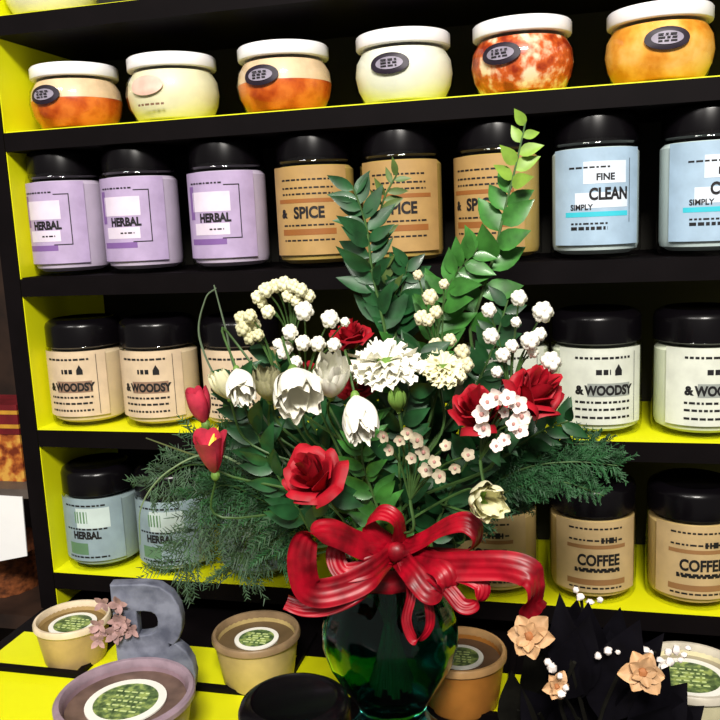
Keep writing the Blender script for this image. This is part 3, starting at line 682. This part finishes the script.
ribbon('loop', [(398, 550, kd), (424, 540, -.235), (446, 527, -.245), (466, 522, -.25), (478, 534, -.25), (470, 550, -.245), (440, 554, -.235), (400, 554, kd)], .016, [(-.1, .7, .7), (-.1, .9, .4), (.1, .6, .8), (.9, .6, .2), (0, .8, .5)])
ribbon('loop', [(400, 556, kd), (426, 570, -.245), (448, 590, -.258), (463, 606, -.262), (478, 602, -.26), (482, 586, -.256), (468, 578, -.252), (440, 570, -.245), (402, 556, kd)], .012, [(.2, .6, .8), (.5, .8, .4), (.5, .6, .5), (.9, .5, .2), (.1, .6, .8)])
ribbon('loop', [(402, 562, kd-.01), (411, 590, -.248), (406, 620, -.255), (416, 641, -.256), (430, 626, -.254), (427, 597, -.25), (412, 562, kd-.01)], .008, [(1, .6, .2), (.9, .9, 0), (.8, .9, .1)])
ribbon('tail', [(400, 554, kd), (432, 566, -.245), (466, 566, -.255), (505, 566, -.262), (530, 574, -.266), (536, 592, -.266), (531, 606, -.262), (538, 615, -.258)], .021, [(0, .25, 1), (0, .2, 1), (0, .2, 1), (.2, .6, .9), (.8, .8, .2), (1, .8, .1)])
ribbon('tail', [(392, 556, kd), (366, 588, -.252), (334, 606, -.262), (306, 609, -.264), (286, 602, -.262)], .011, [(.3, .3, 1), (0, .5, 1), (0, .6, 1)])
ribbon('loop', [(398, 556, kd), (412, 572, -.25), (430, 592, -.256), (448, 586, -.258), (440, 566, -.252), (402, 552, kd)], .018, [(.3, .4, .8), (.2, .5, .8), (.7, .6, .2), (.1, .5, 1)])
q = at(kx, ky, -.228)
MB().ball(q, .0072, 14, 10, (1.1, .8, 1.1), .06).build('knot', RIB, bow, sharp=2)
# ------------------------------------------------------------------ dark dried arrangement at the lower right
DK = mat('charcoal_leaf', (15, 13, 20), .6, .3, 40, spec=.15); DK2 = mat('dark_olive_leaf', (30, 29, 24), .6, .3, 40, spec=.15)
TAN = mat('tan_petal', (212, 168, 122), .6, .2, 70); BER = mat('white_berry', (238, 228, 222), .5, .05)
base = at(600, 690, -.235); base.z = BZ
ar = thing('dried_arrangement', 'dark dried leaf arrangement with tan flowers at the lower right', 'flower arrangement', base)
random.seed(44)
DA = [((560, 700), (575, 610), 62), ((590, 720), (590, 600), 66), ((600, 720), (640, 620), 60), ((560, 740), (530, 650), 60), ((620, 740), (610, 640), 76), ((640, 730), (684, 690), 56), ((545, 745), (560, 670), 66),
      ((600, 745), (585, 668), 70), ((660, 745), (650, 672), 70), ((650, 740), (700, 712), 50), ((525, 745), (512, 672), 44), ((580, 700), (556, 604), 44), ((610, 700), (662, 640), 40), ((555, 735), (522, 690), 50), ((560, 700), (590, 622), 54), ((600, 700), (620, 612), 50), ((585, 735), (572, 640), 60), ((625, 720), (668, 664), 50), ((570, 690), (545, 622), 46), ((560, 745), (600, 690), 60), ((620, 745), (670, 705), 60)]
mbs = {0: MB(), 1: MB()}; st = MB()
for i, (a, b_2, wd_) in enumerate(DA):
    yy = -.22-.03*(i % 3); A = at(*a, yy+.02); Bq = at(*b_2, yy); d = Bq-A
    A.z = max(A.z, BZ+.004)
    f_ = base+V((.012*math.cos(i*2.4), .012*math.sin(i*2.4), .0005)); st.tube(spline([f_, f_.lerp(A, .5)+V((0, 0, .004)), A, A.lerp(Bq, .5)], 4), .0016, 5)
    leaf(mbs[1 if i in (3, 6, 10) else 0], A, Bq-A, (Bq-A).length*1.02, size(A, wd_), (random.uniform(-.4, .4), -1, random.uniform(.1, .5)), random.uniform(-.05, .15), 4, 10)
mbs[0].build('dark_leaves', DK, ar, sharp=2); mbs[1].build('olive_leaves', DK2, ar, sharp=2)
for px, py, y in ((530, 634, -.27), (642, 672, -.285), (556, 684, -.285), (600, 652, -.275), (655, 652, -.265), (581, 596, -.235)):
    st.tube(spline([base+V((random.uniform(-.02, .02), random.uniform(-.01, .01), .001)), (base+at(px, py, y))/2+V((0, .012, .01)), at(px, py, y+.003)], 5), .0012, 5)
st.build('stems', DK2, ar)
def tanflower(px, py, y, dia, d):
    c_ = at(px, py, y); r = size(c_, dia)/2; ax = basis(d); mb = MB()
    for L, n, k, rise in ((0, 6, 1, .2), (1, 5, .62, .5)):
        for i in range(n):
            an = 2*PI*(i+.5*L)/n+random.uniform(-.2, .2); dd = ax[0]*math.cos(an)+ax[1]*math.sin(an); sd = ax[2].cross(dd); kk = k*random.uniform(.85, 1.15)
            mb.grid(lambda u, v, dd=dd, sd=sd, kk=kk, rise=rise: c_+dd*(r*kk*u)+sd*(r*.42*kk*(v-.5)*2*math.sin(PI*(.1+.86*u)))+ax[2]*r*(rise*u+.3*abs(v-.5)-.25*u**3), 5, 4)
    o = mb.build('tan_flower', TAN, ar, sharp=2)
    MB().ball(c_+ax[2]*r*.15, r*.2, 8, 6, bump=.2).build('flower_centre', mat('brown_centre', (168, 106, 60), .7), o)
tanflower(530, 636, -.275, 48, (-.2, -.9, .4)); tanflower(642, 672, -.29, 46, (.1, -.9, .45)); tanflower(556, 686, -.288, 30, (.3, -.8, .3))
for q in [(598, 656, -.276), (608, 651, -.276), (618, 652, -.274), (634, 655, -.272), (650, 654, -.268), (660, 660, -.268), (668, 652, -.264), (676, 650, -.262), (684, 655, -.262), (664, 668, -.27), (580, 597, -.236), (590, 602, -.238), (576, 590, -.234), (670, 662, -.266), (680, 660, -.264), (688, 648, -.26), (645, 650, -.268), (626, 648, -.272), (548, 662, -.288), (566, 688, -.292), (600, 600, -.24), (552, 668, -.29), (560, 676, -.292), (562, 694, -.292)]:
    c_ = at(*q); MB().ball(c_, size(c_, random.uniform(2.8, 4.8)), 8, 6, (1, 1, random.uniform(.7, 1.2)), .15).build('berry', BER, ar)
# prototypes placed; done
